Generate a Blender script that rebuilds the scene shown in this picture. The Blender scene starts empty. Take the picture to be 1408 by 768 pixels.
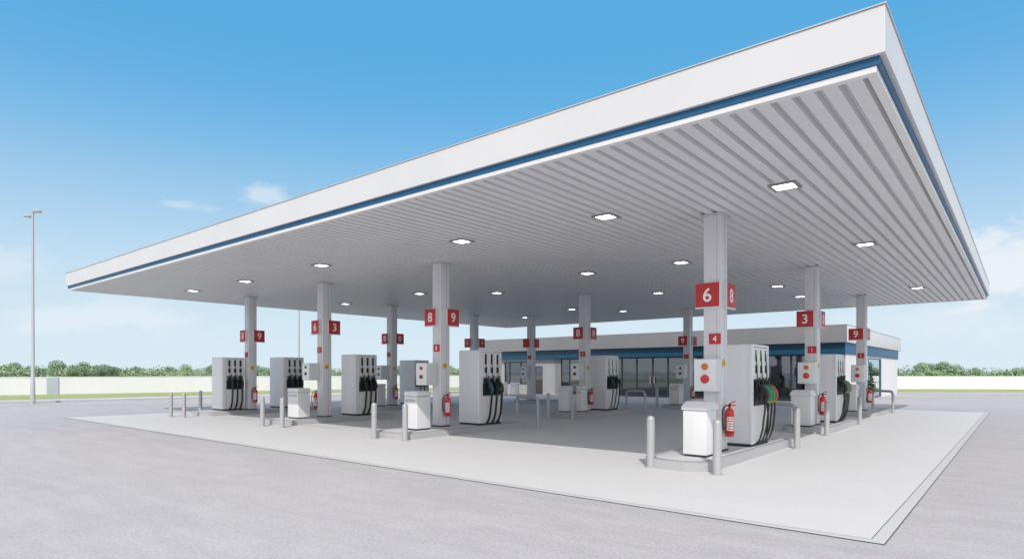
import bpy, bmesh, math, random
from mathutils import Vector, Matrix
random.seed(7)
scene = bpy.context.scene
COL = scene.collection
R = math.radians

# ------------------------------------------------------------------ materials
def new_mat(name):
    m = bpy.data.materials.new(name); m.use_nodes = True
    nt = m.node_tree; b = nt.nodes['Principled BSDF']
    return m, nt, b

def mat(name, col, rough=.5, metal=0., var=.06, scale=4., bump=.0, bscale=60., coat=0., streak=False, spec=None):
    """painted / plastic / metal surface with slight procedural variation"""
    m, nt, b = new_mat(name)
    N = nt.nodes.new; L = nt.links.new
    tc = N('ShaderNodeTexCoord')
    mp = N('ShaderNodeMapping'); L(tc.outputs['Object'], mp.inputs[0])
    if streak: mp.inputs['Scale'].default_value = (1, 1, .18)
    n = N('ShaderNodeTexNoise'); n.inputs['Scale'].default_value = scale; n.inputs['Detail'].default_value = 6
    n.inputs['Roughness'].default_value = .6
    L(mp.outputs[0], n.inputs['Vector'])
    mr = N('ShaderNodeMapRange'); L(n.outputs['Fac'], mr.inputs[0])
    mr.inputs[1].default_value = .3; mr.inputs[2].default_value = .7
    mr.inputs[3].default_value = 1 - var; mr.inputs[4].default_value = 1 + var * .5
    mx = N('ShaderNodeVectorMath'); mx.operation = 'SCALE'
    mx.inputs[0].default_value = col[:3]; L(mr.outputs[0], mx.inputs['Scale'])
    L(mx.outputs[0], b.inputs['Base Color'])
    b.inputs['Metallic'].default_value = metal
    r2 = N('ShaderNodeMapRange'); L(n.outputs['Fac'], r2.inputs[0])
    r2.inputs[3].default_value = max(0, rough - .08); r2.inputs[4].default_value = min(1, rough + .1)
    L(r2.outputs[0], b.inputs['Roughness'])
    if coat: b.inputs['Coat Weight'].default_value = coat
    if spec is not None: b.inputs['Specular IOR Level'].default_value = spec
    if bump:
        n2 = N('ShaderNodeTexNoise'); n2.inputs['Scale'].default_value = bscale; n2.inputs['Detail'].default_value = 4
        L(tc.outputs['Object'], n2.inputs['Vector'])
        bp = N('ShaderNodeBump'); bp.inputs['Strength'].default_value = bump; bp.inputs['Distance'].default_value = .01
        L(n2.outputs['Fac'], bp.inputs['Height']); L(bp.outputs[0], b.inputs['Normal'])
    return m

def ground_mat(name, c1, c2, c3, streakdir=None, speck=.15, joints=None, bump=.25, stains=.0, rough=.9):
    m, nt, b = new_mat(name)
    N = nt.nodes.new; L = nt.links.new
    tc = N('ShaderNodeTexCoord')
    def noise(scale, detail=5, sc=(1, 1, 1), rot=0, rg=.6):
        mp = N('ShaderNodeMapping'); L(tc.outputs['Object'], mp.inputs[0]); mp.inputs['Scale'].default_value = sc
        mp.inputs['Rotation'].default_value = (0, 0, rot)
        n = N('ShaderNodeTexNoise'); n.inputs['Scale'].default_value = scale; n.inputs['Detail'].default_value = detail
        n.inputs['Roughness'].default_value = rg
        L(mp.outputs[0], n.inputs['Vector']); return n.outputs['Fac']
    def ramp(v, a, bb):
        mr = N('ShaderNodeMapRange'); L(v, mr.inputs[0]); mr.inputs[1].default_value = a; mr.inputs[2].default_value = bb
        return mr.outputs[0]
    def mixc(f, a, bb):
        mx = N('ShaderNodeMix'); mx.data_type = 'RGBA'
        if isinstance(f, float): mx.inputs[0].default_value = f
        else: L(f, mx.inputs[0])
        for s, v in ((mx.inputs[6], a), (mx.inputs[7], bb)):
            if isinstance(v, tuple): s.default_value = (*v, 1)
            else: L(v, s)
        return mx.outputs[2]
    big = ramp(noise(.12, 5), .35, .65)
    c = mixc(big, c1, c2)
    st = ramp(noise(.5, 6, (1, 5, 1), streakdir or 0, .7), .42, .72)
    c = mixc(st, c, c3) if streakdir is not None else c
    med = ramp(noise(2.2, 8, rg=.72), .3, .72)
    mul = N('ShaderNodeMapRange'); L(med, mul.inputs[0]); mul.inputs[3].default_value = 1-speck*.2; mul.inputs[4].default_value = 1+speck*.12
    fine = noise(90, 3, rg=.7)
    f2 = N('ShaderNodeMapRange'); L(fine, f2.inputs[0]); f2.inputs[1].default_value = .3; f2.inputs[2].default_value = .7
    f2.inputs[3].default_value = 1 - speck; f2.inputs[4].default_value = 1 + speck
    # coarser grain which survives at distance
    f3n = noise(24, 5, rg=.9)
    f3 = N('ShaderNodeMapRange'); L(f3n, f3.inputs[0]); f3.inputs[1].default_value = .3; f3.inputs[2].default_value = .7
    f3.inputs[3].default_value = 1 - speck * .9; f3.inputs[4].default_value = 1 + speck * .7
    t = N('ShaderNodeMath'); t.operation = 'MULTIPLY'; L(mul.outputs[0], t.inputs[0]); L(f2.outputs[0], t.inputs[1])
    t2 = N('ShaderNodeMath'); t2.operation = 'MULTIPLY'; L(t.outputs[0], t2.inputs[0]); L(f3.outputs[0], t2.inputs[1])
    vm = N('ShaderNodeVectorMath'); vm.operation = 'SCALE'; L(c, vm.inputs[0]); L(t2.outputs[0], vm.inputs['Scale'])
    out = vm.outputs[0]
    if stains:
        s1 = ramp(noise(.9, 4, rg=.5), .6, .75)
        sm = N('ShaderNodeMath'); sm.operation = 'MULTIPLY'; L(s1, sm.inputs[0]); sm.inputs[1].default_value = stains
        out = mixc(sm.outputs[0], out, (c1[0]*.6, c1[1]*.6, c1[2]*.62))
    if joints:
        br = N('ShaderNodeTexBrick'); L(tc.outputs['Object'], br.inputs['Vector'])
        br.offset = 0; br.inputs['Scale'].default_value = 1
        br.inputs['Brick Width'].default_value = joints[0]; br.inputs['Row Height'].default_value = joints[1]
        br.inputs['Mortar Size'].default_value = .008; br.inputs['Mortar Smooth'].default_value = .3
        sm = N('ShaderNodeMath'); sm.operation = 'MULTIPLY'; L(br.outputs['Fac'], sm.inputs[0]); sm.inputs[1].default_value = .45
        out = mixc(sm.outputs[0], out, (c1[0]*.4, c1[1]*.4, c1[2]*.4))
    L(out, b.inputs['Base Color']); b.inputs['Roughness'].default_value = rough
    b.inputs['Specular IOR Level'].default_value = .25
    bp = N('ShaderNodeBump'); bp.inputs['Strength'].default_value = bump; bp.inputs['Distance'].default_value = .012
    L(fine, bp.inputs['Height']); L(bp.outputs[0], b.inputs['Normal'])
    return m

def emis_mat(name, col, st):
    m, nt, b = new_mat(name)
    b.inputs['Base Color'].default_value = (*col, 1); b.inputs['Roughness'].default_value = .4
    b.inputs['Emission Color'].default_value = (*col, 1); b.inputs['Emission Strength'].default_value = st
    return m

def glass_mat(name, tint, gl=.25):
    m, nt, b = new_mat(name); N = nt.nodes.new; L = nt.links.new
    out = nt.nodes['Material Output']
    tr = N('ShaderNodeBsdfTransparent'); tr.inputs[0].default_value = (*tint, 1)
    g = N('ShaderNodeBsdfGlossy'); g.inputs['Roughness'].default_value = .02; g.inputs[0].default_value = (.9, .95, 1, 1)
    fr = N('ShaderNodeFresnel'); fr.inputs[0].default_value = 1.5
    ad = N('ShaderNodeMath'); ad.operation = 'ADD'; L(fr.outputs[0], ad.inputs[0]); ad.inputs[1].default_value = gl; ad.use_clamp = True
    tc = N('ShaderNodeTexCoord'); n = N('ShaderNodeTexNoise'); n.inputs['Scale'].default_value = .8
    L(tc.outputs['Object'], n.inputs['Vector'])
    bp = N('ShaderNodeBump'); bp.inputs['Strength'].default_value = .04; bp.inputs['Distance'].default_value = .05
    L(n.outputs['Fac'], bp.inputs['Height']); L(bp.outputs[0], g.inputs['Normal'])
    mx = N('ShaderNodeMixShader'); L(ad.outputs[0], mx.inputs[0]); L(tr.outputs[0], mx.inputs[1]); L(g.outputs[0], mx.inputs[2])
    L(mx.outputs[0], out.inputs[0]); return m

M = {}
M['fascia'] = mat('fascia_white', (.64, .637, .645), .45, var=.03, scale=.8, streak=True)
M['trim'] = mat('trim_white', (.74, .73, .73), .35, var=.03)
M['blue'] = mat('band_blue', (.003, .095, .22), .4, var=.1, scale=1.5)
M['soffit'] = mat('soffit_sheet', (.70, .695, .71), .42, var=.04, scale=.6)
M['grooveshade'] = mat('soffit_groove_shade', (.56, .56, .58), .5, var=.06, scale=.8)  # groove faces darkened to paint in the shade of the recesses
M['column'] = mat('column_paint', (.70, .695, .72), .4, var=.05, scale=2, streak=True)
M['pump'] = mat('pump_paint', (.80, .80, .82), .35, var=.04, scale=2.5, streak=True)
M['pump_panel'] = mat('pump_panel', (.80, .80, .80), .35, var=.04)
M['bay'] = mat('bay_grey', (.50, .51, .53), .4, var=.06)
M['bin'] = mat('bin_white', (.74, .74, .75), .4, var=.05, scale=3, streak=True)
M['box'] = mat('control_box_grey', (.68, .70, .71), .4, var=.05)
M['boxface'] = mat('control_box_face', (.80, .82, .83), .4, var=.05)
M['dark'] = mat('dark_plinth', (.03, .032, .04), .6, var=.2)
M['black'] = mat('rubber_black', (.014, .014, .018), .45, var=.2)
M['steel'] = mat('galvanised_steel', (.46, .46, .47), .42, metal=.3, var=.1, scale=9, streak=True)
M['frame'] = mat('grey_frame', (.24, .24, .25), .4, var=.1)
M['red'] = mat('sign_red', (.50, .022, .028), .4, var=.08)
M['extred'] = mat('extinguisher_red', (.62, .012, .010), .22, var=.08, coat=.4)
M['white'] = mat('white_letter', (.85, .85, .85), .45, var=.03)
M['orange'] = mat('knob_orange', (.62, .17, .03), .4, var=.15)
M['green'] = mat('nozzle_green', (.010, .24, .10), .35, var=.15)
M['teal'] = mat('nozzle_teal', (.010, .09, .11), .35, var=.15)
M['dgreen'] = mat('nozzle_dark_green', (.02, .07, .02), .4, var=.15)
M['norange'] = mat('nozzle_orange', (.40, .07, .025), .35, var=.15)
M['yellow'] = mat('sticker_yellow', (.72, .48, .03), .5, var=.1)
M['brown'] = mat('sticker_brown', (.25, .12, .02), .5, var=.1)
M['kerb'] = ground_mat('kerb_concrete', (.47, .465, .475), (.43, .425, .435), (.41, .405, .415), speck=.05, bump=.15)
M['kerbline'] = mat('kerb_joint', (.10, .10, .11), .8, var=.2)
M['lit'] = emis_mat('lamp_diffuser', (1, .98, .96), 8)
M['glass'] = glass_mat('shop_glass', (.45, .47, .50), .10)
M['gframe'] = mat('glazing_frame', (.035, .037, .04), .4, var=.1)
M['tealframe'] = mat('door_frame_teal', (.03, .11, .14), .4, var=.1)
M['paleglass'] = glass_mat('pale_glass', (.75, .85, .88), .35)
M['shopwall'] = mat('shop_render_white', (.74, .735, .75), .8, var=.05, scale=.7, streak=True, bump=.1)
M['frontshade'] = mat('front_fascia_shade', (.225, .225, .235), .6, var=.06, scale=.7, streak=True)  # darker fascia colour standing in for shade on the shop front
M['frontwallshade'] = mat('front_render_shade', (.36, .36, .37), .7, var=.06, scale=.7, streak=True)  # wall render darkened to paint the front as shaded
M['bandshade'] = mat('front_band_shade', (.004, .065, .125), .4, var=.1)  # darker copy of the band blue, painted shade for its front
M['doorbrown'] = mat('door_brown', (.06, .045, .045), .5, var=.2)
M['shopin'] = mat('shop_interior', (.45, .45, .45), .7, var=.1)
M['shopfloor'] = mat('shop_floor', (.45, .44, .43), .35, var=.1)
M['stock1'] = mat('stock_warm', (.5, .25, .12), .6, var=.6, scale=6)
M['stock2'] = mat('stock_pale', (.6, .6, .55), .6, var=.6, scale=6)
M['wall'] = mat('boundary_render', (.75, .755, .80), .85, var=.05, scale=.5, streak=True, bump=.1)
M['wallshade'] = mat('wall_shadow_grey', (.42, .46, .55), .8, var=.05)  # grey standing in for a shadow across the boundary wall
M['asphalt'] = ground_mat('forecourt_surface', (.45, .435, .455), (.485, .468, .487), (.535, .517, .533), streakdir=R(-25), speck=.32, bump=.35)
M['slab'] = ground_mat('slab_concrete', (.625, .62, .622), (.64, .635, .638), (.655, .648, .65), streakdir=R(-10), speck=.055, bump=.12, stains=.08)
M['border'] = ground_mat('slab_border', (.56, .555, .565), (.59, .585, .59), (.58, .57, .58), speck=.06, bump=.15)
M['path'] = ground_mat('pavement_pale', (.56, .55, .56), (.60, .59, .60), (.6, .6, .6), speck=.06)
M['grass'] = ground_mat('grass', (.34, .40, .17), (.38, .44, .20), (.46, .47, .26), streakdir=0.3, speck=.35, bump=1.)
M['field'] = ground_mat('field', (.26, .34, .17), (.3, .37, .2), (.34, .38, .22), streakdir=0.3, speck=.2)
M['lampsteel'] = mat('lamp_post_paint', (.42, .43, .45), .55, metal=0., var=.04)
M['lens'] = mat('lamp_lens', (.75, .76, .76), .2, var=.05)
M['bark'] = mat('bark', (.09, .07, .05), .9, var=.3)

def leaf_mat(name, col):
    m, nt, b = new_mat(name); N = nt.nodes.new; L = nt.links.new
    g = N('ShaderNodeNewGeometry'); oi = N('ShaderNodeObjectInfo')
    r = N('ShaderNodeMapRange'); L(g.outputs['Random Per Island'], r.inputs[0]); r.inputs[3].default_value = .6; r.inputs[4].default_value = 1.35
    r2 = N('ShaderNodeMapRange'); L(oi.outputs['Random'], r2.inputs[0]); r2.inputs[3].default_value = .85; r2.inputs[4].default_value = 1.15
    mu = N('ShaderNodeMath'); mu.operation = 'MULTIPLY'; L(r.outputs[0], mu.inputs[0]); L(r2.outputs[0], mu.inputs[1])
    v = N('ShaderNodeVectorMath'); v.operation = 'SCALE'; v.inputs[0].default_value = col; L(mu.outputs[0], v.inputs['Scale'])
    L(v.outputs[0], b.inputs['Base Color']); b.inputs['Roughness'].default_value = .7
    b.inputs['Specular IOR Level'].default_value = .2
    tl = N('ShaderNodeBsdfTranslucent'); L(v.outputs[0], tl.inputs[0])
    mx = N('ShaderNodeMixShader'); mx.inputs[0].default_value = .3
    L(b.outputs[0], mx.inputs[1]); L(tl.outputs[0], mx.inputs[2]); L(mx.outputs[0], nt.nodes['Material Output'].inputs[0])
    return m
M['leaf'] = leaf_mat('leaves', (.36, .47, .31))  # pale leaf colour with the distance haze mixed in
M['leafdark'] = leaf_mat('leaves_dark', (.03, .09, .04))

# ------------------------------------------------------------------ mesh helpers
class MB:
    def __init__(s): s.bm = bmesh.new()
    def _bev(s, vs, bev, seg=2):
        if bev <= 0: return
        es = {e for v in vs for e in v.link_edges}
        bmesh.ops.bevel(s.bm, geom=list(es), offset=bev, segments=seg, profile=.6, affect='EDGES')
    def box(s, x0, x1, y0, y1, z0, z1, bev=0., seg=2):
        r = bmesh.ops.create_cube(s.bm, size=1)
        vs = r['verts']
        for v in vs:
            v.co = Vector((x0 + (v.co.x + .5) * (x1 - x0), y0 + (v.co.y + .5) * (y1 - y0), z0 + (v.co.z + .5) * (z1 - z0)))
        s._bev(vs, bev, seg); return s
    def prism(s, pts, z0, z1, bev=0.):
        lo = [s.bm.verts.new((x, y, z0)) for x, y in pts]; hi = [s.bm.verts.new((x, y, z1)) for x, y in pts]
        n = len(pts)
        s.bm.faces.new(lo[::-1]); top = s.bm.faces.new(hi)
        for i in range(n): s.bm.faces.new((lo[i], lo[(i+1) % n], hi[(i+1) % n], hi[i]))
        if bev: bmesh.ops.bevel(s.bm, geom=list(top.edges), offset=bev, segments=2, affect='EDGES')
        return s
    def lathe(s, prof, c=(0, 0), n=24, axis='z', org=None):
        """prof: (r, h) list"""
        rings = []
        for r, h in prof:
            ring = []
            for i in range(n):
                a = 2 * math.pi * i / n
                if axis == 'z': p = (c[0] + r * math.cos(a), c[1] + r * math.sin(a), h)
                elif axis == 'y': p = (org[0] + r * math.cos(a), org[1] + h, org[2] + r * math.sin(a))
                else: p = (org[0] + h, org[1] + r * math.cos(a), org[2] + r * math.sin(a))
                ring.append(s.bm.verts.new(p))
            rings.append(ring)
        for a, b in zip(rings, rings[1:]):
            for i in range(n): s.bm.faces.new((a[i], a[(i+1) % n], b[(i+1) % n], b[i]))
        s.bm.faces.new(rings[0][::-1]); s.bm.faces.new(rings[-1])
        bmesh.ops.recalc_face_normals(s.bm, faces=s.bm.faces)
        return s
    def tube(s, pts, r, n=8, sub=6):
        P = [Vector(p) for p in pts]
        if sub and len(P) > 2:
            Q = []
            for i in range(len(P) - 1):
                p0 = P[max(i-1, 0)]; p1 = P[i]; p2 = P[i+1]; p3 = P[min(i+2, len(P)-1)]
                for k in range(sub):
                    t = k / sub
                    Q.append(.5 * ((2*p1) + (p2-p0)*t + (2*p0-5*p1+4*p2-p3)*t*t + (3*p1-p0-3*p2+p3)*t**3))
            Q.append(P[-1]); P = Q
        rings = []
        up = Vector((0, 0, 1))
        prev = None
        for i, p in enumerate(P):
            d = (P[min(i+1, len(P)-1)] - P[max(i-1, 0)]).normalized()
            if prev is None:
                x = d.cross(up)
                if x.length < .05: x = d.cross(Vector((1, 0, 0)))
            else:
                x = prev - d * prev.dot(d)
            x.normalize(); prev = x; y = d.cross(x)
            rr = r[0] + (r[1]-r[0]) * i / (len(P)-1) if isinstance(r, tuple) else r
            rings.append([s.bm.verts.new(p + x * math.cos(2*math.pi*k/n) * rr + y * math.sin(2*math.pi*k/n) * rr) for k in range(n)])
        for a, b in zip(rings, rings[1:]):
            for i in range(n): s.bm.faces.new((a[i], a[(i+1) % n], b[(i+1) % n], b[i]))
        s.bm.faces.new(rings[0][::-1]); s.bm.faces.new(rings[-1])
        bmesh.ops.recalc_face_normals(s.bm, faces=s.bm.faces)
        return s
    def quad(s, pts):
        s.bm.faces.new([s.bm.verts.new(p) for p in pts]); return s
    def build(s, name, m, parent=None, smooth=True, loc=None, angle=35):
        me = bpy.data.meshes.new(name); s.bm.normal_update(); s.bm.to_mesh(me); s.bm.free()
        ms = m if isinstance(m, list) else [m]
        for q in ms: me.materials.append(M[q] if isinstance(q, str) else q)
        if smooth:
            me.polygons.foreach_set('use_smooth', [True] * len(me.polygons))
            try: me.set_sharp_from_angle(angle=R(angle))
            except Exception: pass
        o = bpy.data.objects.new(name, me); COL.objects.link(o)
        if parent: o.parent = parent
        if loc: o.location = loc
        return o

def tag(o, label=None, cat=None, group=None, kind=None):
    if label: o['label'] = label
    if cat: o['category'] = cat
    if group: o['group'] = group
    if kind: o['kind'] = kind
    return o
def thing(name, loc, label, cat, group=None, rz=0):
    o = bpy.data.objects.new(name, None); COL.objects.link(o); o.empty_display_size = .2
    o.location = loc; o.rotation_euler = (0, 0, rz)
    return tag(o, label, cat, group)

def text_mesh(body, size, m, parent, name, loc, rot, bold=.012, depth=.002, sx=1.):
    cu = bpy.data.curves.new(name, 'FONT'); cu.body = body; cu.size = size
    cu.align_x = 'CENTER'; cu.align_y = 'CENTER'; cu.offset = bold * size; cu.extrude = depth
    tmp = bpy.data.objects.new('tmp', cu); COL.objects.link(tmp)
    bpy.context.view_layer.update()
    me = bpy.data.meshes.new_from_object(tmp.evaluated_get(bpy.context.evaluated_depsgraph_get()))
    bpy.data.objects.remove(tmp); bpy.data.curves.remove(cu)
    me.materials.clear(); me.materials.append(M[m])
    # centre on its own bounds
    xs = [v.co.x for v in me.vertices]; ys = [v.co.y for v in me.vertices]
    cx, cy = (min(xs)+max(xs))/2, (min(ys)+max(ys))/2
    for v in me.vertices: v.co.x = (v.co.x - cx) * sx; v.co.y -= cy
    o = bpy.data.objects.new(name, me); COL.objects.link(o); o.parent = parent
    o.location = loc; o.rotation_euler = rot
    return o
FRONT = (R(90), 0, 0)            # reads from -Y
SIDE = (R(90), 0, R(90))         # reads from +X

# ------------------------------------------------------------------ ground
def sheet(name, pts, z, m, kind='structure', sub=0):
    b = MB(); b.quad([(x, y, z) for x, y in pts]); o = b.build(name, m, smooth=False); o['kind'] = kind; return o
sheet('ground', [(-1500, -1500), (1500, -1500), (1500, 1500), (-1500, 1500)], -.012, 'field')
fc = [(-1400, -1400), (-1400, -60), (-42.6, -60), (-42.4, 3.8), (-42.17, 7.93), (-40.06, 18.1), (-32.97, 37.6), (-35.2, 60), (-8, 60), (3.3, 63.2), (16, 71.3), (90, 118), (120, -60), (600, -1400)]
sheet('forecourt_paving', fc, 0, 'asphalt')
sheet('concrete_slab', [(-27.30, 7.14), (-1.18, 7.14), (-1.18, 32.4), (-27.30, 32.4)], .008, 'slab')
# slab border strip with dark joints either side
def ring_strip(name, x0, x1, y0, y1, w, z, m):
    b = MB()
    b.quad([(x0-w, y0-w, z), (x1+w, y0-w, z), (x1+w, y0, z), (x0-w, y0, z)])
    b.quad([(x0-w, y1, z), (x1+w, y1, z), (x1+w, y1+w, z), (x0-w, y1+w, z)])
    b.quad([(x0-w, y0, z), (x0, y0, z), (x0, y1, z), (x0-w, y1, z)])
    b.quad([(x1, y0, z), (x1+w, y0, z), (x1+w, y1, z), (x1, y1, z)])
    o = b.build(name, m, smooth=False); o['kind'] = 'structure'; return o
ring_strip('slab_joint', -27.3, -1.18, 7.14, 32.4, .145, .004, 'kerbline')
ring_strip('slab_border', -27.29, -1.17, 7.13, 32.39, .125, .008, 'border')
# cut joints in the slab (thin dark strips)
def joint(name, pts, w=.012, z=.012):
    b = MB()
    for (xa, ya), (xb, yb) in zip(pts, pts[1:]):
        d = Vector((xb-xa, yb-ya, 0)).normalized(); n = Vector((-d.y, d.x, 0)) * w/2
        A = Vector((xa, ya, z)); B = Vector((xb, yb, z))
        b.quad([A-n, B-n, B+n, A+n])
    o = b.build(name, 'kerbline', smooth=False); o['kind'] = 'structure'; return o
for y in (10.9, 17.0, 24.2): joint('slab_cut', [(-27.2, y), (-15.9, y)], .014)
for x in (-15.9, -21.6): joint('slab_cut', [(x, 10.9), (x, 32.3)], .014)

# grass verges, kerbs, boundary walls
lw = [(-55.6, -12), (-55.16, 4.97), (-54.06, 10.17), (-51.01, 23.07), (-44.84, 51.16), (-40.5, 66)]
lg = [(-44.7, -12), (-44.55, 4.02), (-44.34, 8.34), (-43.0, 19.45), (-36.4, 39.0), (-36.2, 66)]
lk = [(-42.6, -12), (-42.45, 3.83), (-42.17, 7.93), (-40.06, 18.12), (-35.6, 30.0), (-35.5, 66)]
def band(name, A, B, z, m, kind='structure'):
    b = MB()
    for i in range(len(A)-1): b.quad([(*A[i], z), (*B[i], z), (*B[i+1], z), (*A[i+1], z)])
    bmesh.ops.recalc_face_normals(b.bm, faces=b.bm.faces)
    o = b.build(name, m, smooth=False); o['kind'] = kind; return o
rw = [(-9.5, 67.4), (3.85, 76.5), (19.4, 86.2), (70, 118)]
rg = [(-7.6, 57.2), (3.3, 63.9), (16.2, 72.0), (75, 109)]
band('grass_verge', lw, lg, .11, 'grass', 'stuff')
band('grass_verge', rw, rg, .11, 'grass', 'stuff')
band('pavement', lg, lk, .105, 'path')
def kerbline(name, pts, w=.16, h=.11):
    b = MB()
    for (xa, ya), (xb, yb) in zip(pts, pts[1:]):
        d = Vector((xb-xa, yb-ya)).normalized(); n = Vector((-d.y, d.x)) * w/2
        b.prism([(xa-n.x, ya-n.y), (xb-n.x, yb-n.y), (xb+n.x, yb+n.y), (xa+n.x, ya+n.y)], -.05, h)
    bmesh.ops.recalc_face_normals(b.bm, faces=b.bm.faces)
    o = b.build(name, 'kerb', smooth=False); o['kind'] = 'structure'; return o
kerbline('kerb', [(x + .08, y) for x, y in lk])
kerbline('kerb', rg, .2, .12)
rk2 = [(-7.2, 55.0), (-4.0, 57.0), (4.0, 61.2), (17.5, 69.6), (75, 105)]
joint('paving_joint', rk2, .10, .004)
joint('paving_joint', [(-7.2, 45.5), (-2.4, 52.0), (1.0, 55.8)], .06, .004)
joint('paving_joint', [(-38.5, 8), (-31.5, 17), (-27.5, 30)], .05, .004)

def wall_thing(pts, label, h=1.34):
    t = thing('boundary_wall', (pts[0][0], pts[0][1], 0), label, 'wall')
    ox, oy = pts[0]
    b = MB(); c = MB()
    def off(pts, w):
        L_, R_ = [], []
        for i, (x, y) in enumerate(pts):
            a = Vector(pts[max(i-1, 0)]); e = Vector(pts[min(i+1, len(pts)-1)])
            d = (e - a).normalized(); n = Vector((-d.y, d.x)) * w/2
            L_.append((x+n.x-ox, y+n.y-oy)); R_.append((x-n.x-ox, y-n.y-oy))
        return L_ + R_[::-1]
    b.prism(off(pts, .22), -.1, h - .05); c.prism(off(pts, .27), h - .05, h)
    for q in (b, c): bmesh.ops.recalc_face_normals(q.bm, faces=q.bm.faces)
    b.build('render_face', 'wall', t, smooth=False); c.build('coping', 'trim', t, smooth=False)
    return t
wl = wall_thing(lw, 'long low white boundary wall behind the grass on the left', 1.36)
b = MB(); b.box(-.03, .03, -.33, .33, .11, 1.305); pn = b.build('shadow_panel', 'wallshade', wl)  # thin panel painted as a shadow on the wall
pn.location = (-53.38 + .145 - lw[0][0], 12.95 - lw[0][1], 0); pn.rotation_euler = (0, 0, R(-13.3))
wall_thing(rw, 'low white boundary wall behind the grass right of the shop building', 1.32)

# ------------------------------------------------------------------ canopy
SZ = 4.76
X0, X1, Y0, Y1 = -27.45, -1.10, 7.16, 32.6
can = thing('canopy', (0, 0, 0), 'large flat white canopy with blue stripe and ribbed grey soffit over the pumps', 'canopy')
# ribbed soffit: trapezoidal troughs running along Y
b = MB()
pitch = .235
xs = []
x = X1 - .10
prof = [(X1 - .06, SZ)]
while x - pitch > X0:
    prof += [(x, SZ), (x - .028, SZ + .055), (x - .058, SZ + .055), (x - .086, SZ)]
    x -= pitch
prof.append((X0 + .05, SZ))
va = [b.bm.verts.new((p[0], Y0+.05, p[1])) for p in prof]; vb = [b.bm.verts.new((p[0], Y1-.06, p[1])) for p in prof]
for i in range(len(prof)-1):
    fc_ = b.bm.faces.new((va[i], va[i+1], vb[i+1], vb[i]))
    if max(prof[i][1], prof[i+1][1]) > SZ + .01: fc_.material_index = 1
b.build('soffit', ['soffit', 'grooveshade'], can, smooth=False)
def frame4(name, x0, x1, y0, y1, w, z0, z1, m, bev=0.):
    b = MB()
    b.box(x0, x1, y0, y0+w, z0, z1, bev); b.box(x0, x1, y1-w, y1, z0, z1, bev)
    b.box(x0, x0+w, y0+w, y1-w, z0, z1); b.box(x1-w, x1, y0+w, y1-w, z0, z1)
    return b.build(name, m, can, smooth=False)
frame4('lower_trim', X0+.015, X1-.035, Y0+.005, Y1-.02, .09, SZ-.022, SZ+.045, 'trim', .004)
frame4('blue_stripe', X0-.0, X1-.005, Y0-.01, Y1+.0, .1, SZ+.047, SZ+.130, 'blue')
frame4('fascia', X0-.04, X1+.05, Y0-.06, Y1+.05, .12, SZ+.132, SZ+.605, 'fascia', .005)
b = MB(); b.box(X0+.09, X1-.08, Y0+.07, Y1-.08, SZ+.38, SZ+.42); b.build('roof_deck', 'bay', can, smooth=False)
b = MB(); b.box(X0-.055, X1+.065, Y0-.075, Y0-.045, SZ+.607, SZ+.62); b.box(X0-.055, X1+.065, Y1+.03, Y1+.065, SZ+.607, SZ+.62)
b.box(X0-.055, X0-.02, Y0-.045, Y1+.03, SZ+.607, SZ+.62); b.box(X1+.03, X1+.065, Y0-.045, Y1+.03, SZ+.607, SZ+.62)
b.build('edge_flashing', 'bay', can, smooth=False)

# lights
LG = 'square lamps recessed in the canopy soffit'
lights = [
 (-3.0,10.66,'square lit soffit lamp nearest the front right corner of the canopy'),
 (-6.3,10.51,'square lit soffit lamp second from the right in the front row'),
 (-10.08,10.34,'lit soffit lamp in front row above the second front column'),
 (-15.44,10.11,'lit soffit lamp in front row between second and third front columns'),
 (-20.14,10.25,'lit soffit lamp second from the left in the front row'),
 (-23.99,10.18,'lit soffit lamp farthest left in the front row'),
 (-2.88,16.73,'lit soffit lamp behind the corner one along the right edge of the canopy'),
 (-7.31,16.23,'lit soffit lamp just left of the nearest column top'),
 (-10.35,16.17,'lit soffit lamp in second row above the centre column'),
 (-15.61,17.94,'lit soffit lamp in second row right of the second front column'),
 (-18.07,16.19,'lit soffit lamp just left of the second front column top'),
 (-23.32,16.49,'lit soffit lamp farthest left in the second row'),
 (-2.92,26.6,'lit soffit lamp farthest back along the right edge of the canopy'),
 (-6.69,22.9,'lit soffit lamp left of the right row middle column top'),
 (-10.81,21.92,'pale soffit lamp between the centre column and nearest column'),
 (-15.38,27.32,'small lit soffit lamp right of the centre column near the shop'),
 (-16.9,25.0,'small lit soffit lamp just left of the centre column top'),
 (-6.91,26.63,'small lit soffit lamp close left of the right row middle column'),
 (-21.47,27.09,'farthest small soffit lamp near the back left of the canopy')]
for (x, y, lb) in lights:
    t = thing('soffit_lamp', (x, y, SZ), lb, 'ceiling lamp', LG)
    b = MB(); w = .215; f = .052
    b.box(-w, w, -w, -w+f, -.03, .0, .004); b.box(-w, w, w-f, w, -.03, .0, .004)
    b.box(-w, -w+f, -w+f, w-f, -.03, .0); b.box(w-f, w, -w+f, w-f, -.03, .0)
    b.build('frame', 'frame', t, smooth=False)
    b = MB(); b.box(-w+.004, w-.004, -w+.004, w-.004, .0005, .12); b.build('housing', 'soffit', t, smooth=False)
    b = MB(); b.box(-w+f+.001, w-f-.001, -w+f+.001, w-f-.001, -.016, -.004); b.build('diffuser', 'lit', t, smooth=False)

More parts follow.
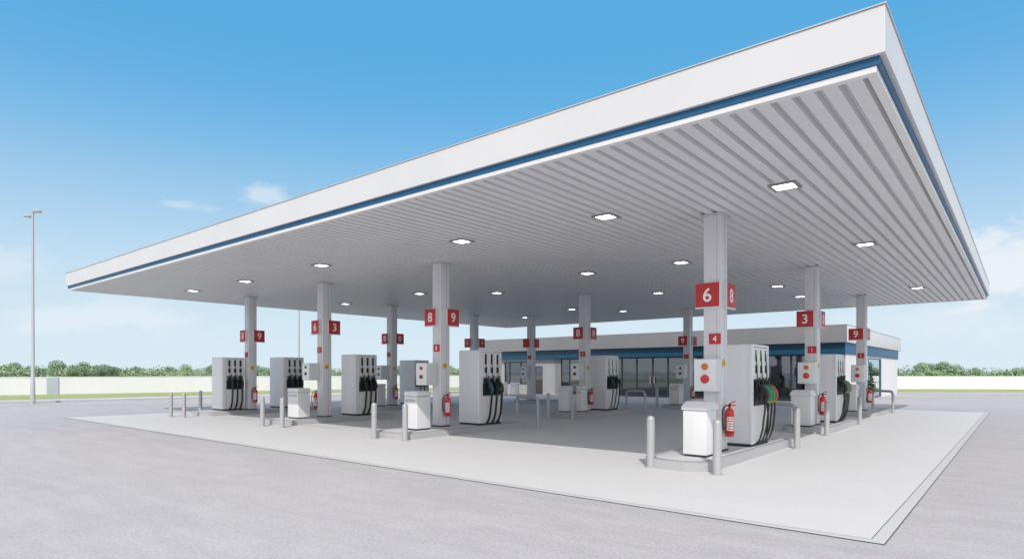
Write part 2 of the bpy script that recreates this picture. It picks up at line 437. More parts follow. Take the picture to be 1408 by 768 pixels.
# ------------------------------------------------------------------ forecourt furniture
def make_column(x, y, label, sticker=True, w=.17):
    t = thing('canopy_column', (x, y, 0), label, 'column', 'square steel columns carrying the canopy')
    b = MB(); b.box(-w, w, -w, w, .20, SZ - .03, .012); b.build('shaft', 'column', t)
    b = MB(); b.box(w, w+.004, .035, .05, .17, SZ-.05); b.box(-.005+w*.55, .005+w*.55, -w-.004, -w, .17, SZ-.05); b.build('seam_strip', 'bay', t, smooth=False)
    b = MB(); b.box(-w-.06, w+.06, -w-.06, w+.06, SZ-.03, SZ-.001, .004); b.build('cap_plate', 'bay', t)
    b = MB(); b.box(-w-.015, w+.015, -w-.015, w+.015, .155, .20, .004); b.build('base_plinth', 'dark', t)
    if sticker:
        b = MB(); b.lathe([(.085, 0), (.085, .006)], axis='x', org=(w+.001, -.02, 1.87), n=20)
        s = b.build('warning_sticker', 'yellow', t)
        b = MB(); b.box(w+.0075, w+.010, -.065, .025, 1.845, 1.862); b.box(w+.0075, w+.010, -.045, .005, 1.88, 1.91); b.build('sticker_print', 'brown', s, smooth=False)
    return t
def number_sign(x, y, digit, facing, label, z=2.99, dark=False, w=.46, h=.46):
    """x,y = centre of the plate"""
    t = thing('number_sign', (x, y, z), label, 'sign', 'red square number signs on the canopy columns')
    if facing == 'front':
        b = MB(); b.box(-w/2, w/2, -.03, .03, -h/2, h/2, .004); b.build('panel', 'red', t)
        b = MB(); b.box(-w/2-.008, w/2+.012, -.034, .036, -h/2-.028, -h/2-.002); b.box(w/2+.001, w/2+.014, -.034, .036, -h/2-.002, h/2+.006); b.build('edge_rail', 'box', t, smooth=False)
        if digit: text_mesh(digit, .37, 'white', t, 'digit', (0, -.034, 0), FRONT)
    else:
        b = MB(); b.box(-.03, .03, -w/2, w/2, -h/2, h/2, .004); b.build('panel', 'red', t)
        b = MB(); b.box(-.034, .036, -w/2-.012, w/2+.008, -h/2-.028, -h/2-.002); b.box(-.034, .036, -w/2-.014, -w/2-.001, -h/2-.002, h/2+.006); b.build('edge_rail', 'box', t, smooth=False)
        if digit: text_mesh(digit, .37, 'white', t, 'digit', (.034, 0, 0), SIDE)
    return t
def small_sign(x, y, digit, label, z=2.33):
    t = thing('small_sign', (x, y, z), label, 'sign', 'small red signs low on the canopy columns')
    b = MB(); b.box(-.115, .115, -.012, .012, -.10, .10, .003); b.build('panel', 'red', t)
    if digit: text_mesh(digit, .155, 'white', t, 'digit', (0, -.0145, 0), FRONT)
    return t
def control_box(x0, x1, y0, y1, label, knobs='orange', z0=1.33, z1=1.95, col='box'):
    cx, cy = (x0+x1)/2, y0; w = x1-x0; d = y1-y0
    t = thing('control_box', (cx, cy, z0), label, 'control box', 'grey control boxes fixed to the columns')
    H = z1-z0
    b = MB(); b.box(-w/2, w/2, .016, d, 0, H, .012); b.build('casing', 'box', t)
    b = MB(); b.box(-w/2+.008, w/2-.008, 0, .016, .008, H-.008, .004); b.build('front_plate', 'boxface', t)
    m1, m2, m3 = {'orange': ('orange', 'extred', 'extred'), 'dark': ('dark', 'dark', 'brown'), 'redsq': ('red', 'red', 'dark')}[knobs]
    if knobs == 'orange':
        b = MB(); b.lathe([(.062, 0), (.062, -.02), (.045, -.035)], axis='y', org=(0, 0, H*.76), n=20); b.build('upper_button', m1, t)
        b = MB(); b.lathe([(.085, 0), (.085, -.015), (.07, -.04), (.03, -.05)], axis='y', org=(0, 0, H*.38), n=24); b.build('stop_button', m2, t)
        b = MB(); b.box(-.055, .055, -.004, 0, H*.17, H*.215); b.build('label_strip', 'white', t, smooth=False)
    else:
        b = MB(); b.box(-.055, .055, -.012, 0, H*.70, H*.83, .008); b.build('upper_button', m1, t)
        b = MB(); b.box(-.065, .065, -.018, 0, H*.30, H*.46, .012); b.build('stop_button', m2, t)
        b = MB(); b.box(-.03, .03, -.022, -.019, H*.35, H*.41); b.build('button_mark', 'dark' if knobs == 'redsq' else m3, t, smooth=False)
    return t
def extinguisher(x, y, label, z=.43, side=0):
    """hangs with its axis at x,y; side = rotation about z, label faces -Y at 0"""
    t = thing('fire_extinguisher', (x, y, z), label, 'fire extinguisher', 'red fire extinguishers hung beside the columns', rz=side)
    b = MB(); b.lathe([(.070, -.0), (.082, .012), (.085, .05), (.085, .44), (.078, .49), (.055, .53), (.030, .545), (.028, .57)], n=24); b.build('cylinder', 'extred', t)
    # curved white label with print lines
    b = MB(); ang0, ang1 = R(-90-48), R(-90+48); n = 10; r = .0862
    for i in range(n):
        a, c = ang0+(ang1-ang0)*i/n, ang0+(ang1-ang0)*(i+1)/n
        b.quad([(r*math.cos(a), r*math.sin(a), .12), (r*math.cos(c), r*math.sin(c), .12), (r*math.cos(c), r*math.sin(c), .38), (r*math.cos(a), r*math.sin(a), .38)])
    lb = b.build('label_plate', 'white', t)
    b = MB(); r = .0872
    for k in range(5):
        zz = .145 + k*.048
        for i in range(n):
            if (i*7+k*3) % 5 == 0: continue
            a, c = ang0+(ang1-ang0)*(i+.6)/n*.94, ang0+(ang1-ang0)*(i+1.6)/n*.94
            b.quad([(r*math.cos(a), r*math.sin(a), zz), (r*math.cos(c), r*math.sin(c), zz), (r*math.cos(c), r*math.sin(c), zz+.02), (r*math.cos(a), r*math.sin(a), zz+.02)])
    b.build('print_lines', 'extred', lb)
    b = MB(); b.lathe([(.022, .57), (.026, .575), (.026, .62), (.014, .63)], n=12); b.build('valve', 'dark', t)
    b = MB(); b.tube([(-.01, 0, .625), (.04, -.02, .655), (.10, -.04, .68)], .011); b.tube([(-.01, 0, .60), (.04, -.02, .60), (.10, -.04, .605)], .011); b.build('lever', 'extred', t)
    b = MB(); b.tube([(-.02, 0, .60), (-.09, -.01, .58), (-.135, -.01, .46), (-.135, -.01, .25), (-.10, -.02, .12)], .012); b.build('hose', 'black', t)
    b = MB(); b.lathe([(.088, .07), (.088, .09)], n=24); b.box(-.03, .03, .08, .115, .05, .5, .003); b.build('bracket', 'dark', t)
    return t
def litter_bin(x, y, label, w=.46, d=.46, h=1.0, style='lid', z=.165):
    t = thing('litter_bin', (x, y, z), label, 'bin', 'white box bins beside the columns')
    b = MB(); b.box(-w/2+.02, w/2-.02, -d/2+.02, d/2-.02, 0, .04); b.build('plinth', 'dark', t)
    if style == 'lid':
        b = MB(); b.box(-w/2, w/2, -d/2, d/2, .04, h*.84, .018); b.build('body', 'bin', t)
        b = MB(); W = w/2+.022; D = d/2+.022; z0 = h*.842; z1 = h*.91; z2 = h
        lo = [(-W, -D), (W, -D), (W, D), (-W, D)]
        V = [[b.bm.verts.new((x_, y_, zz)) for x_, y_ in L_] for L_, zz in ((lo, z0), (lo, z1), ([(-W+.05, -D+.07), (W-.05, -D+.07), (W-.05, D-.02), (-W+.05, D-.02)], z2))]
        for A, B in zip(V, V[1:]):
            for i in range(4): b.bm.faces.new((A[i], A[(i+1) % 4], B[(i+1) % 4], B[i]))
        b.bm.faces.new(V[0][::-1]); b.bm.faces.new(V[2])
        bmesh.ops.bevel(b.bm, geom=list(b.bm.edges), offset=.008, segments=2, affect='EDGES')
        b.build('lid', 'bin', t)
        b = MB(); b.lathe([(.06, h), (.06, h+.006), (.045, h+.012)], c=(.02, .03), n=16); b.build('lid_knob', 'bay', t)
    else:
        b = MB(); b.box(-w/2, w/2, -d/2, d/2, .04, h*.86, .03, 3); b.build('body', 'bin', t)
        b = MB(); b.box(-w/2-.012, w/2+.012, -d/2-.012, d/2+.012, h*.865, h, .05, 4); b.build('lid', 'bin', t)
        b = MB(); b.box(-w/2+.06, w/2-.06, -d/2-.004, -d/2+.02, h*.72, h*.80, .003); b.build('slot', 'bay', t)
    return t
def bollard(x, y, label, r=.066, h=.93):
    t = thing('bollard', (x, y, 0), label, 'bollard', 'round steel bollards guarding the islands')
    pr = [(r, .0)] + [(r, h - r)] + [(r*math.cos(R(a)), h - r + r*math.sin(R(a))) for a in (15, 30, 45, 60, 75, 86)]
    b = MB(); b.lathe(pr, n=20); b.build('post', 'steel', t)
    b = MB(); b.lathe([(r+.035, .0), (r+.035, .018), (r+.004, .024)], n=20); b.build('base_collar', 'kerb', t)
    return t
def hoop(p0, p1, label, h=.90, r=.052):
    cx, cy = (p0[0]+p1[0])/2, (p0[1]+p1[1])/2
    t = thing('guard_hoop', (cx, cy, 0), label, 'guard rail', 'bent steel hoops at the ends of the islands')
    a = Vector((p0[0]-cx, p0[1]-cy, 0)); c = Vector((p1[0]-cx, p1[1]-cy, 0)); d = (c-a).normalized()
    pts = [a + Vector((0, 0, 0)), a + Vector((0, 0, h*.5)), a + Vector((0, 0, h-.16)), a + d*.05 + Vector((0, 0, h-.05)), a + d*.16 + Vector((0, 0, h)),
           (a+c)/2 + Vector((0, 0, h)), c - d*.16 + Vector((0, 0, h)), c - d*.05 + Vector((0, 0, h-.05)), c + Vector((0, 0, h-.16)), c + Vector((0, 0, h*.5)), c]
    b = MB(); b.tube(pts, r, n=12, sub=4); b.build('bent_tube', 'steel', t)
    for q in (a, c):
        b = MB(); b.lathe([(r+.035, .0), (r+.035, .016), (r+.004, .02)], c=(q.x, q.y), n=16); b.build('base_collar', 'kerb', t)
    return t
def island(x0, x1, y0, y1, label, h=.16):
    cx, cy = (x0+x1)/2, (y0+y1)/2
    t = thing('pump_island', (cx, cy, 0), label, 'kerbed island', 'raised concrete pump islands')
    w = (x1-x0)/2; l = (y1-y0)/2
    def outline(ins):
        W = w-ins; pts = []
        rr = .42-ins*.3
        for a in range(180, 271, 10): pts.append((-W+rr+rr*math.cos(R(a)), -l+ins+rr+rr*math.sin(R(a))))
        for a in range(270, 361, 10): pts.append((W-rr+rr*math.cos(R(a)), -l+ins+rr+rr*math.sin(R(a))))
        q = .05
        pts += [(W, l-ins-q), (W-q, l-ins), (-W+q, l-ins), (-W, l-ins-q)]
        return pts
    b = MB(); b.prism(outline(0), -.05, h, .012); bmesh.ops.recalc_face_normals(b.bm, faces=b.bm.faces); b.build('kerb_edge', 'kerb', t)
    b = MB(); b.prism(outline(.13), h-.02, h+.003); bmesh.ops.recalc_face_normals(b.bm, faces=b.bm.faces); b.build('top_joint', 'kerbline', t, smooth=False)
    b = MB(); b.prism(outline(.145), h-.02, h+.006); bmesh.ops.recalc_face_normals(b.bm, faces=b.bm.faces); b.build('top_slab', 'border', t, smooth=False)
    return t

def nozzle(parent, y, z, xf, col, tilt=0):
    """boot + trigger guard + spout seated in its holster; hangs nose up on the +X face"""
    b = MB()
    # body: swept grip that comes out of the holster and bends down to the hose
    b.tube([(xf+.05, y, z+.22), (xf+.13, y, z+.19), (xf+.19, y+.005, z+.10), (xf+.20, y+.01, z+.0), (xf+.17, y+.012, z-.08)], (.042, .050), n=10)
    b.box(xf+.07, xf+.19, y-.038, y+.038, z+.04, z+.19, .022, 3)
    o = b.build('nozzle', col, parent)
    b = MB(); b.tube([(xf+.07, y, z+.20), (xf+.05, y, z+.30), (xf+.07, y, z+.40)], (.026, .018), n=8); b.build('spout', 'black', o)
    b = MB(); b.tube([(xf+.08, y, z+.03), (xf+.07, y, z-.03), (xf+.10, y, z-.08), (xf+.16, y, z-.07)], .011, n=6); b.build('trigger_guard', 'black', o)
    b = MB(); b.lathe([(.030, z-.12), (.034, z-.08)], c=(xf+.17, y+.012), n=10); b.build('swivel', 'yellow' if col in ('norange', 'green') else 'black', o)
    return o

def make_pump(x0, x1, y0, y1, label, style, top=2.30, z0=.165):
    """hose side faces +X.  local origin at the near +X corner, y grows to the rear"""
    W = x1-x0; D = y1-y0; H = top-z0
    t = thing('fuel_pump', (x1, y0, z0), label, 'fuel pump', 'white fuel pumps on the islands')
    b = MB(); b.box(-W+.02, -.02, .02, D-.02, 0, .055); b.build('plinth', 'dark', t)
    b = MB(); b.box(-W, -.07, 0, D, .056, H, .035, 3); b.build('cabinet', 'pump', t)
    # hose-side frame: side cheeks, top and lower panel standing proud of the cabinet
    cz0, cz1, uz = .86, 1.36, H-.06       # nozzle bay, top of bay, top of the upper panels
    b = MB(); b.box(-.0695, 0, .004, .17 if style['wide'] else .10, .06, H-.004, .012); b.build('side_cheek', 'pump', t)
    y_a = .17 if style['wide'] else .10
    b = MB(); b.box(-.0695, -.0, D-.05, D-.004, .06, H-.004, .012); b.build('side_cheek', 'pump', t)
    b = MB(); b.box(-.0695, -.004, y_a+.004, D-.054, H-.05, H-.004, .006); b.build('top_rail', 'pump', t)
    b = MB(); b.box(-.0695, -.012, y_a+.004, D-.054, .06, cz0-.02, .01); b.build('lower_panel', 'pump_panel', t)
    b = MB(); b.box(-.0695, -.045, y_a+.004, D-.054, cz0-.016, cz1+.02); b.build('nozzle_bay', style['bay'], t, smooth=False)
    n = style['n']; pw = (D-.054-y_a-.004)/n
    for i in range(n):
        a = y_a+.004+i*pw+.007; c = a+pw-.014; m = (a+c)/2
        b = MB(); b.box(-.0695, -.012, a, c, cz1+.026, uz-.004, .01); p = b.build('upper_panel', 'pump_panel', t)
        # hose guide slot + handle blocks
        b = MB(); b.box(-.0115, -.004, m-style['sl'], m+style['sl'], cz1+.40, uz-.05, .002); b.box(-.0115, .006, m-style['sl']*1.1, m+style['sl']*1.1, cz1+.15, cz1+.31, .003); b.build('hose_slot', style['slot'], p, smooth=False)
        b = MB(); b.tube([(-.004, m, uz-.12), (.012, m, cz1+.30), (.02, m+.01, cz1+.02)], .010, n=6); b.build('hose_guide', 'black', p)
        b = MB(); b.box(-.044, .012, a+.008, c-.008, cz0+.0, cz1-.16, .01); b.box(-.044, .045, m-.05, m+.05, cz0+.26, cz1-.01, .012); b.build('holster', 'black', t)
    cols = style['nozzles']; k = len(cols)
    for i, cname in enumerate(cols):
        y = y_a + .06 + (D-.054-y_a-.10)*(i+.5)/k
        nozzle(t, y, cz0+.16, 0.0, cname)
        # hose from the nozzle down along the front, looping back in at the foot
        sw = style['sweep']*(i+1)/k
        b = MB(); b.tube([(.17, y+.012, cz0+.05), (.165, y+.012+sw*.35, cz0-.10), (.13, y+.015+sw*.8, cz0-.34), (.11, y+.012+sw*.7, cz0-.52), (.06, y+.0+sw*.3, cz0-.72), (-.0, y-(.03 if sw > .03 else .012), cz0-.80)], style['hr'], n=8)
        b.build('hose', 'black', t)
        if style['double'] and i == k-1:
            b = MB(); b.tube([(.04, y-.07, cz0+.02), (.065, y-.07, cz0-.25), (.055, y-.072, cz0-.5), (.03, y-.075, cz0-.74), (-.0, y-.08, cz0-.79)], .020, n=8)
            b.build('hose', 'black', t)
    # panel seam, lock and small rating plate on the viewer-side flank of the cabinet
    b = MB(); b.box(-W+.05, -.10, -.0015, .003, .30, .304); b.box(-.104, -.10, -.0015, .003, .06, H-.05); b.build('panel_seam', 'bay', t, smooth=False)
    b = MB(); b.lathe([(.012, 0), (.012, -.006)], axis='y', org=(-W+.09, 0, .38), n=12); b.build('lock', 'steel', t)
    return t
ST_COL = dict(hr=0.018, sl=0.03, bay='black', wide=False, n=3, slot='dgreen', nozzles=['black', 'green', 'green', 'norange'], sweep=.12, double='one')
ST_COL2 = dict(hr=0.018, sl=0.02, bay='black', wide=False, n=3, slot='bay', nozzles=['black', 'green', 'green', 'norange'], sweep=.12, double='one')
ST_TEAL = dict(hr=0.032, sl=0.042, bay='bay', wide=True, n=3, slot='dark', nozzles=['teal', 'black', 'dgreen'], sweep=.02, double=False)
ST_BLK = dict(hr=0.033, sl=0.042, bay='bay', wide=True, n=3, slot='dark', nozzles=['black', 'black', 'black'], sweep=.02, double=False)
ST_GRN = dict(hr=0.022, sl=0.03, bay='bay', wide=False, n=3, slot='bay', nozzles=['dgreen', 'black', 'dgreen'], sweep=.02, double=False)

# --- islands
island(-5.32, -4.05, 9.95, 15.15, 'raised concrete island nearest the viewer under the right corner of the canopy')
island(-13.2, -11.78, 10.02, 14.75, 'raised island of the second front column with one white pump')
island(-19.3, -17.85, 10.3, 14.7, 'raised island of the third front column, behind a pair of linked bollards')
island(-25.45, -24.0, 10.6, 16.2, 'raised island of two pumps at the far left of the forecourt')
island(-5.32, -4.05, 18.3, 22.9, 'second raised island of the right row behind the nearest one')
island(-13.85, -12.35, 18.6, 23.0, 'raised island under the centre column in front of the shop')
island(-5.7, -4.2, 26.3, 30.2, 'rear raised island of the right row beside the shop')
island(-13.0, -11.6, 26.4, 29.9, 'raised island close to the shop glass front, behind the nearest column')
island(-23.0, -21.6, 17.2, 21.6, 'raised island behind the third front column in deep shade')
island(-21.3, -20.0, 25.6, 28.6, 'raised island nearest the shop left window')

cols = [
 (-4.62, 11.83, 'tallest looking nearest column beside the red extinguisher and coloured nozzles'),
 (-12.66, 12.15, 'square grey column in front row, second from the right, carrying signs 8 and 9'),
 (-18.53, 12.24, 'square grey column in front row carrying signs with 8 and 3'),
 (-24.31, 12.60, 'leftmost grey column behind the leftmost pump'),
 (-4.71, 19.46, 'grey column of the right row carrying the sign 3'),
 (-13.37, 20.68, 'grey column under the canopy centre in front of the shop'),
 (-22.76, 24.3, 'column mostly hidden behind the pump of the second front column'),
 (-22.43, 18.4, 'shaded grey column between the second and third front columns'),
 (-20.66, 26.62, 'shaded column in front of the shop left window'),
 (-4.94, 27.95, 'rearmost column of the right row near the shop corner'),
 (-12.44, 28.38, 'shaded column against the shop glass left of the nearest column')]
for i, (x, y, lb) in enumerate(cols): make_column(x, y, lb, sticker=(i not in (6, 8, 9, 10)))

# number signs: front plates stand left of the column face, side plates stand behind on the +X face
def signs(x, y, f, s, who, fl='', sl='', off=(.06, 0), z=3.24, w=.46, h=.46):
    number_sign(x-.17-off[0], y-.205, f, 'front', fl or 'red number sign on the front face of ' + who, z, w=w, h=h)
    number_sign(x+.205, y+.17+off[0]+off[1], s, 'side', sl or 'red number sign on the side face of ' + who, z, w=w, h=h)
signs(-4.62, 11.83, '6', '8', 'the nearest column', 'large red sign with white 6 on the nearest column', 'red sign seen at a slant on the right side of the nearest column', (-.10, .14), z=3.19, w=.47, h=.46)
signs(-12.66, 12.15, '8', '9', '', 'red sign with white 8 on the second front column', 'red sign with white 9 on the second front column', (.03, .05))
signs(-18.53, 12.24, '6', '3', '', 'red sign left of the third front column above its control box', 'red sign with white 3 right of the third front column', (.03, .05))
signs(-24.31, 12.60, '8', '9', '', 'narrow looking red sign left of the leftmost column', 'red sign with white 9 right of the leftmost column', (.03, .05), z=3.17)
signs(-4.71, 19.46, '3', '0', '', 'red sign with white 3 on the right row middle column', 'slanted red sign on the side of the right row middle column', (-.02, .08))
signs(-13.37, 20.68, '8', '8', '', 'red sign with white 8 on the centre column', 'red sign right of the centre column, seen at a slant', (-.01, .12))
signs(-22.43, 18.4, '8', '0', '', 'shaded red sign left of the column between second and third front columns', 'shaded red sign right of the column between second and third front columns', (.06, .05))
signs(-22.76, 24.3, '1', '1', '', 'dim red sign left of the half hidden column above the second pump', 'dim red sign right of the half hidden column above the second pump', (.1, .1), z=3.27)
signs(-20.66, 26.62, '', '', '', 'dull red blank looking sign left of the column before the shop window', 'dull red blank looking sign right of the column before the shop window', (.0, .0), z=3.27)
signs(-4.94, 27.95, '9', '0', '', 'red sign with white 9 on the rearmost right column', 'slanted red sign on the side of the rearmost right column', (-.0, -.06), z=3.21, w=.52, h=.44)
signs(-12.44, 28.38, '9', '', '', 'red sign with white 9 on the shaded column at the shop glass', 'plain red sign on the side of the shaded column at the shop glass', (.0, .1), z=3.2, h=.44)
for (x, y, d, lb, z) in [(-4.56, 11.83, '4', 'small red sign with white 4 on the nearest column', 2.34), (-12.65, 12.15, '8', 'small red sign on the second front column', 2.37),
     (-18.55, 12.24, '1', 'small red sign on the third front column', 2.45), (-24.31, 12.6, '', 'small red sign on the leftmost column', 2.4), (-4.68, 19.46, '1', 'small red sign on the right row middle column', 2.34),
     (-13.34, 20.68, '1', 'small red sign on the centre column', 2.41), (-22.45, 18.4, '', 'small red sign on the shaded column between front columns', 2.5), (-4.94, 27.95, '1', 'small red sign on the rearmost right column', 2.35),
     (-12.44, 28.38, '', 'small red sign on the shaded column at the shop glass', 2.45), (-20.66, 26.62, '', 'small red sign on the column before the shop window', 2.5)]:
    small_sign(x, y-.184, d, lb, z)

control_box(-4.88, -4.44, 11.40, 11.655, 'grey control box with orange and red buttons on the nearest column', 'orange')
control_box(-13.08, -12.64, 11.58, 11.975, 'control box with two red square buttons on the second front column', 'redsq')
control_box(-18.98, -18.56, 11.67, 12.065, 'control box with two dark openings on the third front column', 'dark', z0=1.42, z1=2.0)
control_box(-5.01, -4.54, 19.03, 19.285, 'control box with orange and red buttons on the right row middle column', 'orange', z0=1.36, z1=1.98)
control_box(-13.65, -13.26, 20.1, 20.505, 'control box with two dark buttons on the centre column', 'dark', z0=1.38, z1=2.04)
control_box(-22.85, -22.45, 17.8, 18.225, 'shaded control box on the column between second and third front columns', 'dark', z0=1.35, z1=2.0)
control_box(-5.25, -4.78, 27.5, 27.775, 'small looking control box on the rearmost right column', 'orange', z0=1.3, z1=1.98)
control_box(-12.8, -12.36, 27.8, 28.205, 'control box with two dark dials on the shaded column at the shop glass', 'dark', z0=1.38, z1=2.04)
control_box(-21.0, -20.66, 26.1, 26.445, 'shaded control box on the column before the shop window', 'dark', z0=1.35, z1=2.0)

make_pump(-5.1, -4.23, 12.78, 13.86, 'white pump with bright green and orange nozzles nearest the viewer', ST_COL, top=2.27)
make_pump(-12.78, -11.97, 12.98, 13.98, 'white pump with teal and black nozzles right of the second front column', ST_TEAL, top=2.33)
make_pump(-18.82, -17.98, 13.12, 14.06, 'white pump with three black nozzles between second and third front columns', ST_BLK, top=2.32)
make_pump(-25.24, -24.34, 11.45, 12.36, 'white pump farthest left with three black nozzles', ST_BLK, top=2.28)
make_pump(-25.24, -24.14, 13.94, 14.92, 'white pump behind the white bin left of the third front column', ST_BLK, top=2.33)
make_pump(-5.12, -4.3, 20.50, 21.56, 'white pump with green and orange nozzles behind the right row middle column', ST_COL2, top=2.24)
make_pump(-13.62, -12.75, 21.25, 22.28, 'white pump with dark green nozzles beside the centre column', ST_GRN, top=2.36)
make_pump(-23.1, -22.05, 19.4, 20.35, 'shaded grey pump partly hidden behind the second front control box', ST_GRN, top=2.26)

extinguisher(-4.33, 11.80, 'red extinguisher with white label beside the nearest white bin', z=.46, side=R(30))
extinguisher(-12.36, 12.12, 'red extinguisher hung on the second front column', z=.46, side=R(38))
extinguisher(-18.83, 12.10, 'red extinguisher on the left of the third front column behind a bin', z=.42, side=R(40))
extinguisher(-24.04, 12.66, 'red extinguisher hung on the leftmost column', z=.46, side=R(55))
extinguisher(-4.42, 19.40, 'red extinguisher hung on the right row middle column', z=.46, side=R(25))
extinguisher(-13.06, 20.68, 'red extinguisher between the centre column and its pump', z=.42, side=R(30))
extinguisher(-22.12, 18.4, 'red extinguisher on the shaded column between front columns', z=.46, side=R(45))
extinguisher(-4.66, 27.9, 'red extinguisher hung on the rearmost right column', z=.46, side=R(20))
extinguisher(-12.14, 28.3, 'dark red extinguisher on the shaded column at the shop glass', z=.42, side=R(25))

litter_bin(-4.56, 10.93, 'bright white lidded bin on the nearest island by the bollard', w=.44, d=.50, h=1.0)
litter_bin(-12.42, 11.05, 'white round-topped bin on the island of the second front column', w=.50, d=.50, h=1.03, style='round')
litter_bin(-18.50, 11.25, 'plain white bin in sun before the third front column', w=.62, d=.45, h=1.0, style='round')
litter_bin(-4.78, 18.72, 'shaded white bin before the right row middle column', w=.52, d=.5, h=1.02)
litter_bin(-13.50, 19.55, 'left of two shaded bins before the centre column', w=.40, d=.42, h=1.0)
litter_bin(-13.05, 19.98, 'right of two shaded bins before the centre column', w=.26, d=.40, h=1.0, style='round')
litter_bin(-12.45, 27.1, 'shaded bin by the shaded column at the shop glass', w=.50, d=.5, h=.98, style='round')
litter_bin(-5.15, 27.02, 'white bin by the rearmost right column', w=.45, d=.45, h=1.05)
litter_bin(-22.3, 17.55, 'shaded grey bin by the column between front columns', w=.40, d=.45, h=1.0, style='round')
litter_bin(-29.3, 34.4, 'left of two white bins below the shop window', w=.42, d=.5, h=.95, style='round', z=0)
litter_bin(-28.5, 34.75, 'right of two white bins below the shop window', w=.50, d=.5, h=.90, style='round', z=0)

for x, y, lb in [(-5.03-.05, 10.0-.0, 'bollard left of the nearest white bin'), (-3.86, 9.96, 'bollard in front of the nearest white bin and column'),
    (-3.82, 14.47, 'bollard right of the pump with bright nozzles'), (-24.71, 9.69, 'leftmost bollard of the forecourt'),
    (-23.95, 9.85, 'second bollard from the left edge of the forecourt'), (-26.3, 11.47, 'shaded bollard just left of the leftmost pump'),
    (-18.23, 9.83, 'bollard left of the sunlit plain white bin'), (-17.3, 9.96, 'bollard touching the view of the sunlit plain white bin'),
    (-12.62, 9.78, 'bollard left of the round-topped bin'), (-11.69, 10.0, 'bollard right in front of the round-topped bin'),
    (-13.32, 18.18, 'shaded bollard left of the centre bins'), (-12.41, 18.40, 'shaded bollard before the centre bins'),
    (-13.88, 28.0, 'shaded bollard left of the bin at the shop glass'), (-3.99, 17.94, 'sunlit bollard before the right row middle extinguisher'),
    (-4.0, 22.29, 'bollard right of the right row middle pump')]:
    bollard(x, y, lb, r=.07 if y < 12 else .066, h=.93)
hoop((-13.1, 16.1), (-11.35, 14.95), 'steel hoop behind the island of the second front column')
hoop((-12.95, 23.3), (-11.9, 22.94), 'steel hoop behind the island of the centre column')
hoop((-5.0, 16.3), (-4.15, 15.6), 'steel hoop behind the nearest pump')
hoop((-4.95, 30.4), (-4.07, 29.43), 'steel hoop beside the rear right island')

# ------------------------------------------------------------------ shop
SX0, SX1, SY0, SY1 = -35.0, -7.3, 37.3, 56.6
shop = thing('shop_building', (0, 0, 0), 'low flat-roofed white shop with blue band and glass front behind the canopy', 'building')
b = MB(); b.box(SX0, SX1, SY0, SY1, 3.33, 4.27, .01); b.build('roof_fascia', 'fascia', shop)
b = MB(); b.box(SX0, SX1, SY0-.025, SY0-.003, 3.325, 4.268); b.build('fascia_shade_sheet', 'frontshade', shop, smooth=False)  # thin sheet carrying painted shade over the fascia front
b = MB(); b.box(SX0-.02, SX1+.02, SY0-.04, SY1+.02, 4.272, 4.30); b.build('roof_flashing', 'bay', shop, smooth=False)
wx0, wx1, wy0, wy1 = SX0+.25, -7.5, 37.95, 56.35
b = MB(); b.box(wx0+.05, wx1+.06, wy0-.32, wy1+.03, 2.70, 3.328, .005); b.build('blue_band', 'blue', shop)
b = MB(); b.box(wx0+.05, wx1+.06, wy0-.345, wy0-.323, 2.70, 3.32); b.build('band_shade_sheet', 'bandshade', shop, smooth=False)  # thin darker sheet painting shade over the front of the band
def wbox(x0, x1, y0, y1, z0, z1, name='wall', m='shopwall'):
    b = MB(); b.box(x0, x1, y0, y1, z0, z1); return b.build(name, m, shop, smooth=False)
T = .25; TZ = 2.698
wbox(wx0, -32.2, wy0, wy0+T, 0, TZ, m='frontwallshade')                   # left of window
wbox(-32.2, -29.6, wy0, wy0+T, 0, .72, m='frontwallshade'); wbox(-32.2, -29.6, wy0, wy0+T, 2.5, TZ, m='frontwallshade')
wbox(-29.6, -29.15, wy0, wy0+T, 0, TZ, m='frontwallshade')
wbox(-29.15, -28.35, wy0, wy0+T, 2.15, TZ, m='frontwallshade')
wbox(-28.35, -27.2, wy0, wy0+T, 0, TZ, m='frontwallshade')
wbox(-8.9, wx1-.01, wy0, wy0+T, 0, TZ, m='frontwallshade'); wbox(wx1-.009, wx1, wy0+.002, wy0+T, 0, TZ)
wbox(wx0, wx0+T, wy0+T, wy1-T, 0, TZ); wbox(wx0, wx1, wy1-T, wy1, 0, TZ)
wbox(wx1-T, wx1, wy0+T, 44.4, 0, TZ); wbox(wx1-T, wx1, 49.0, wy1-T, 0, TZ); wbox(wx1-T, wx1, 44.4, 49.0, 2.6, TZ)
wbox(wx0+T, wx1-T, wy0+T, wy1-T, 0.0, .02, 'floor', 'shopfloor')
wbox(wx0+T, wx1-T, 46.5, 46.6, .02, TZ, 'inner_wall', 'shopin')
wbox(wx0+T, wx1-T, wy0+T, wy1-T, 2.62, 2.69, 'ceiling', 'shopin')
def glazing(x0, x1, z0, z1, mull, name='window', y=wy0+.08, rail=None, fw=.05):
    b = MB()
    b.box(x0, x1, y-.04, y+.04, z1-.07, z1); b.box(x0, x1, y-.04, y+.04, z0, z0+.08)
    for m in [x0+fw/2] + mull + [x1-fw/2]: b.box(m-fw/2, m+fw/2, y-.045, y+.045, z0+.08, z1-.07)
    if rail: b.box(x0+fw, x1-fw, y-.035, y+.035, rail, rail+.05)
    f = b.build(name, 'gframe', shop, smooth=False)
    b = MB(); b.box(x0+.03, x1-.03, y-.008, y+.008, z0+.05, z1-.04); b.build('pane', 'glass', f, smooth=False)
    return f
glazing(-32.2, -29.6, .72, 2.5, [-31.7, -30.55], fw=.09)
d = glazing(-29.15, -28.35, 0.03, 2.15, [], 'door', fw=.07)
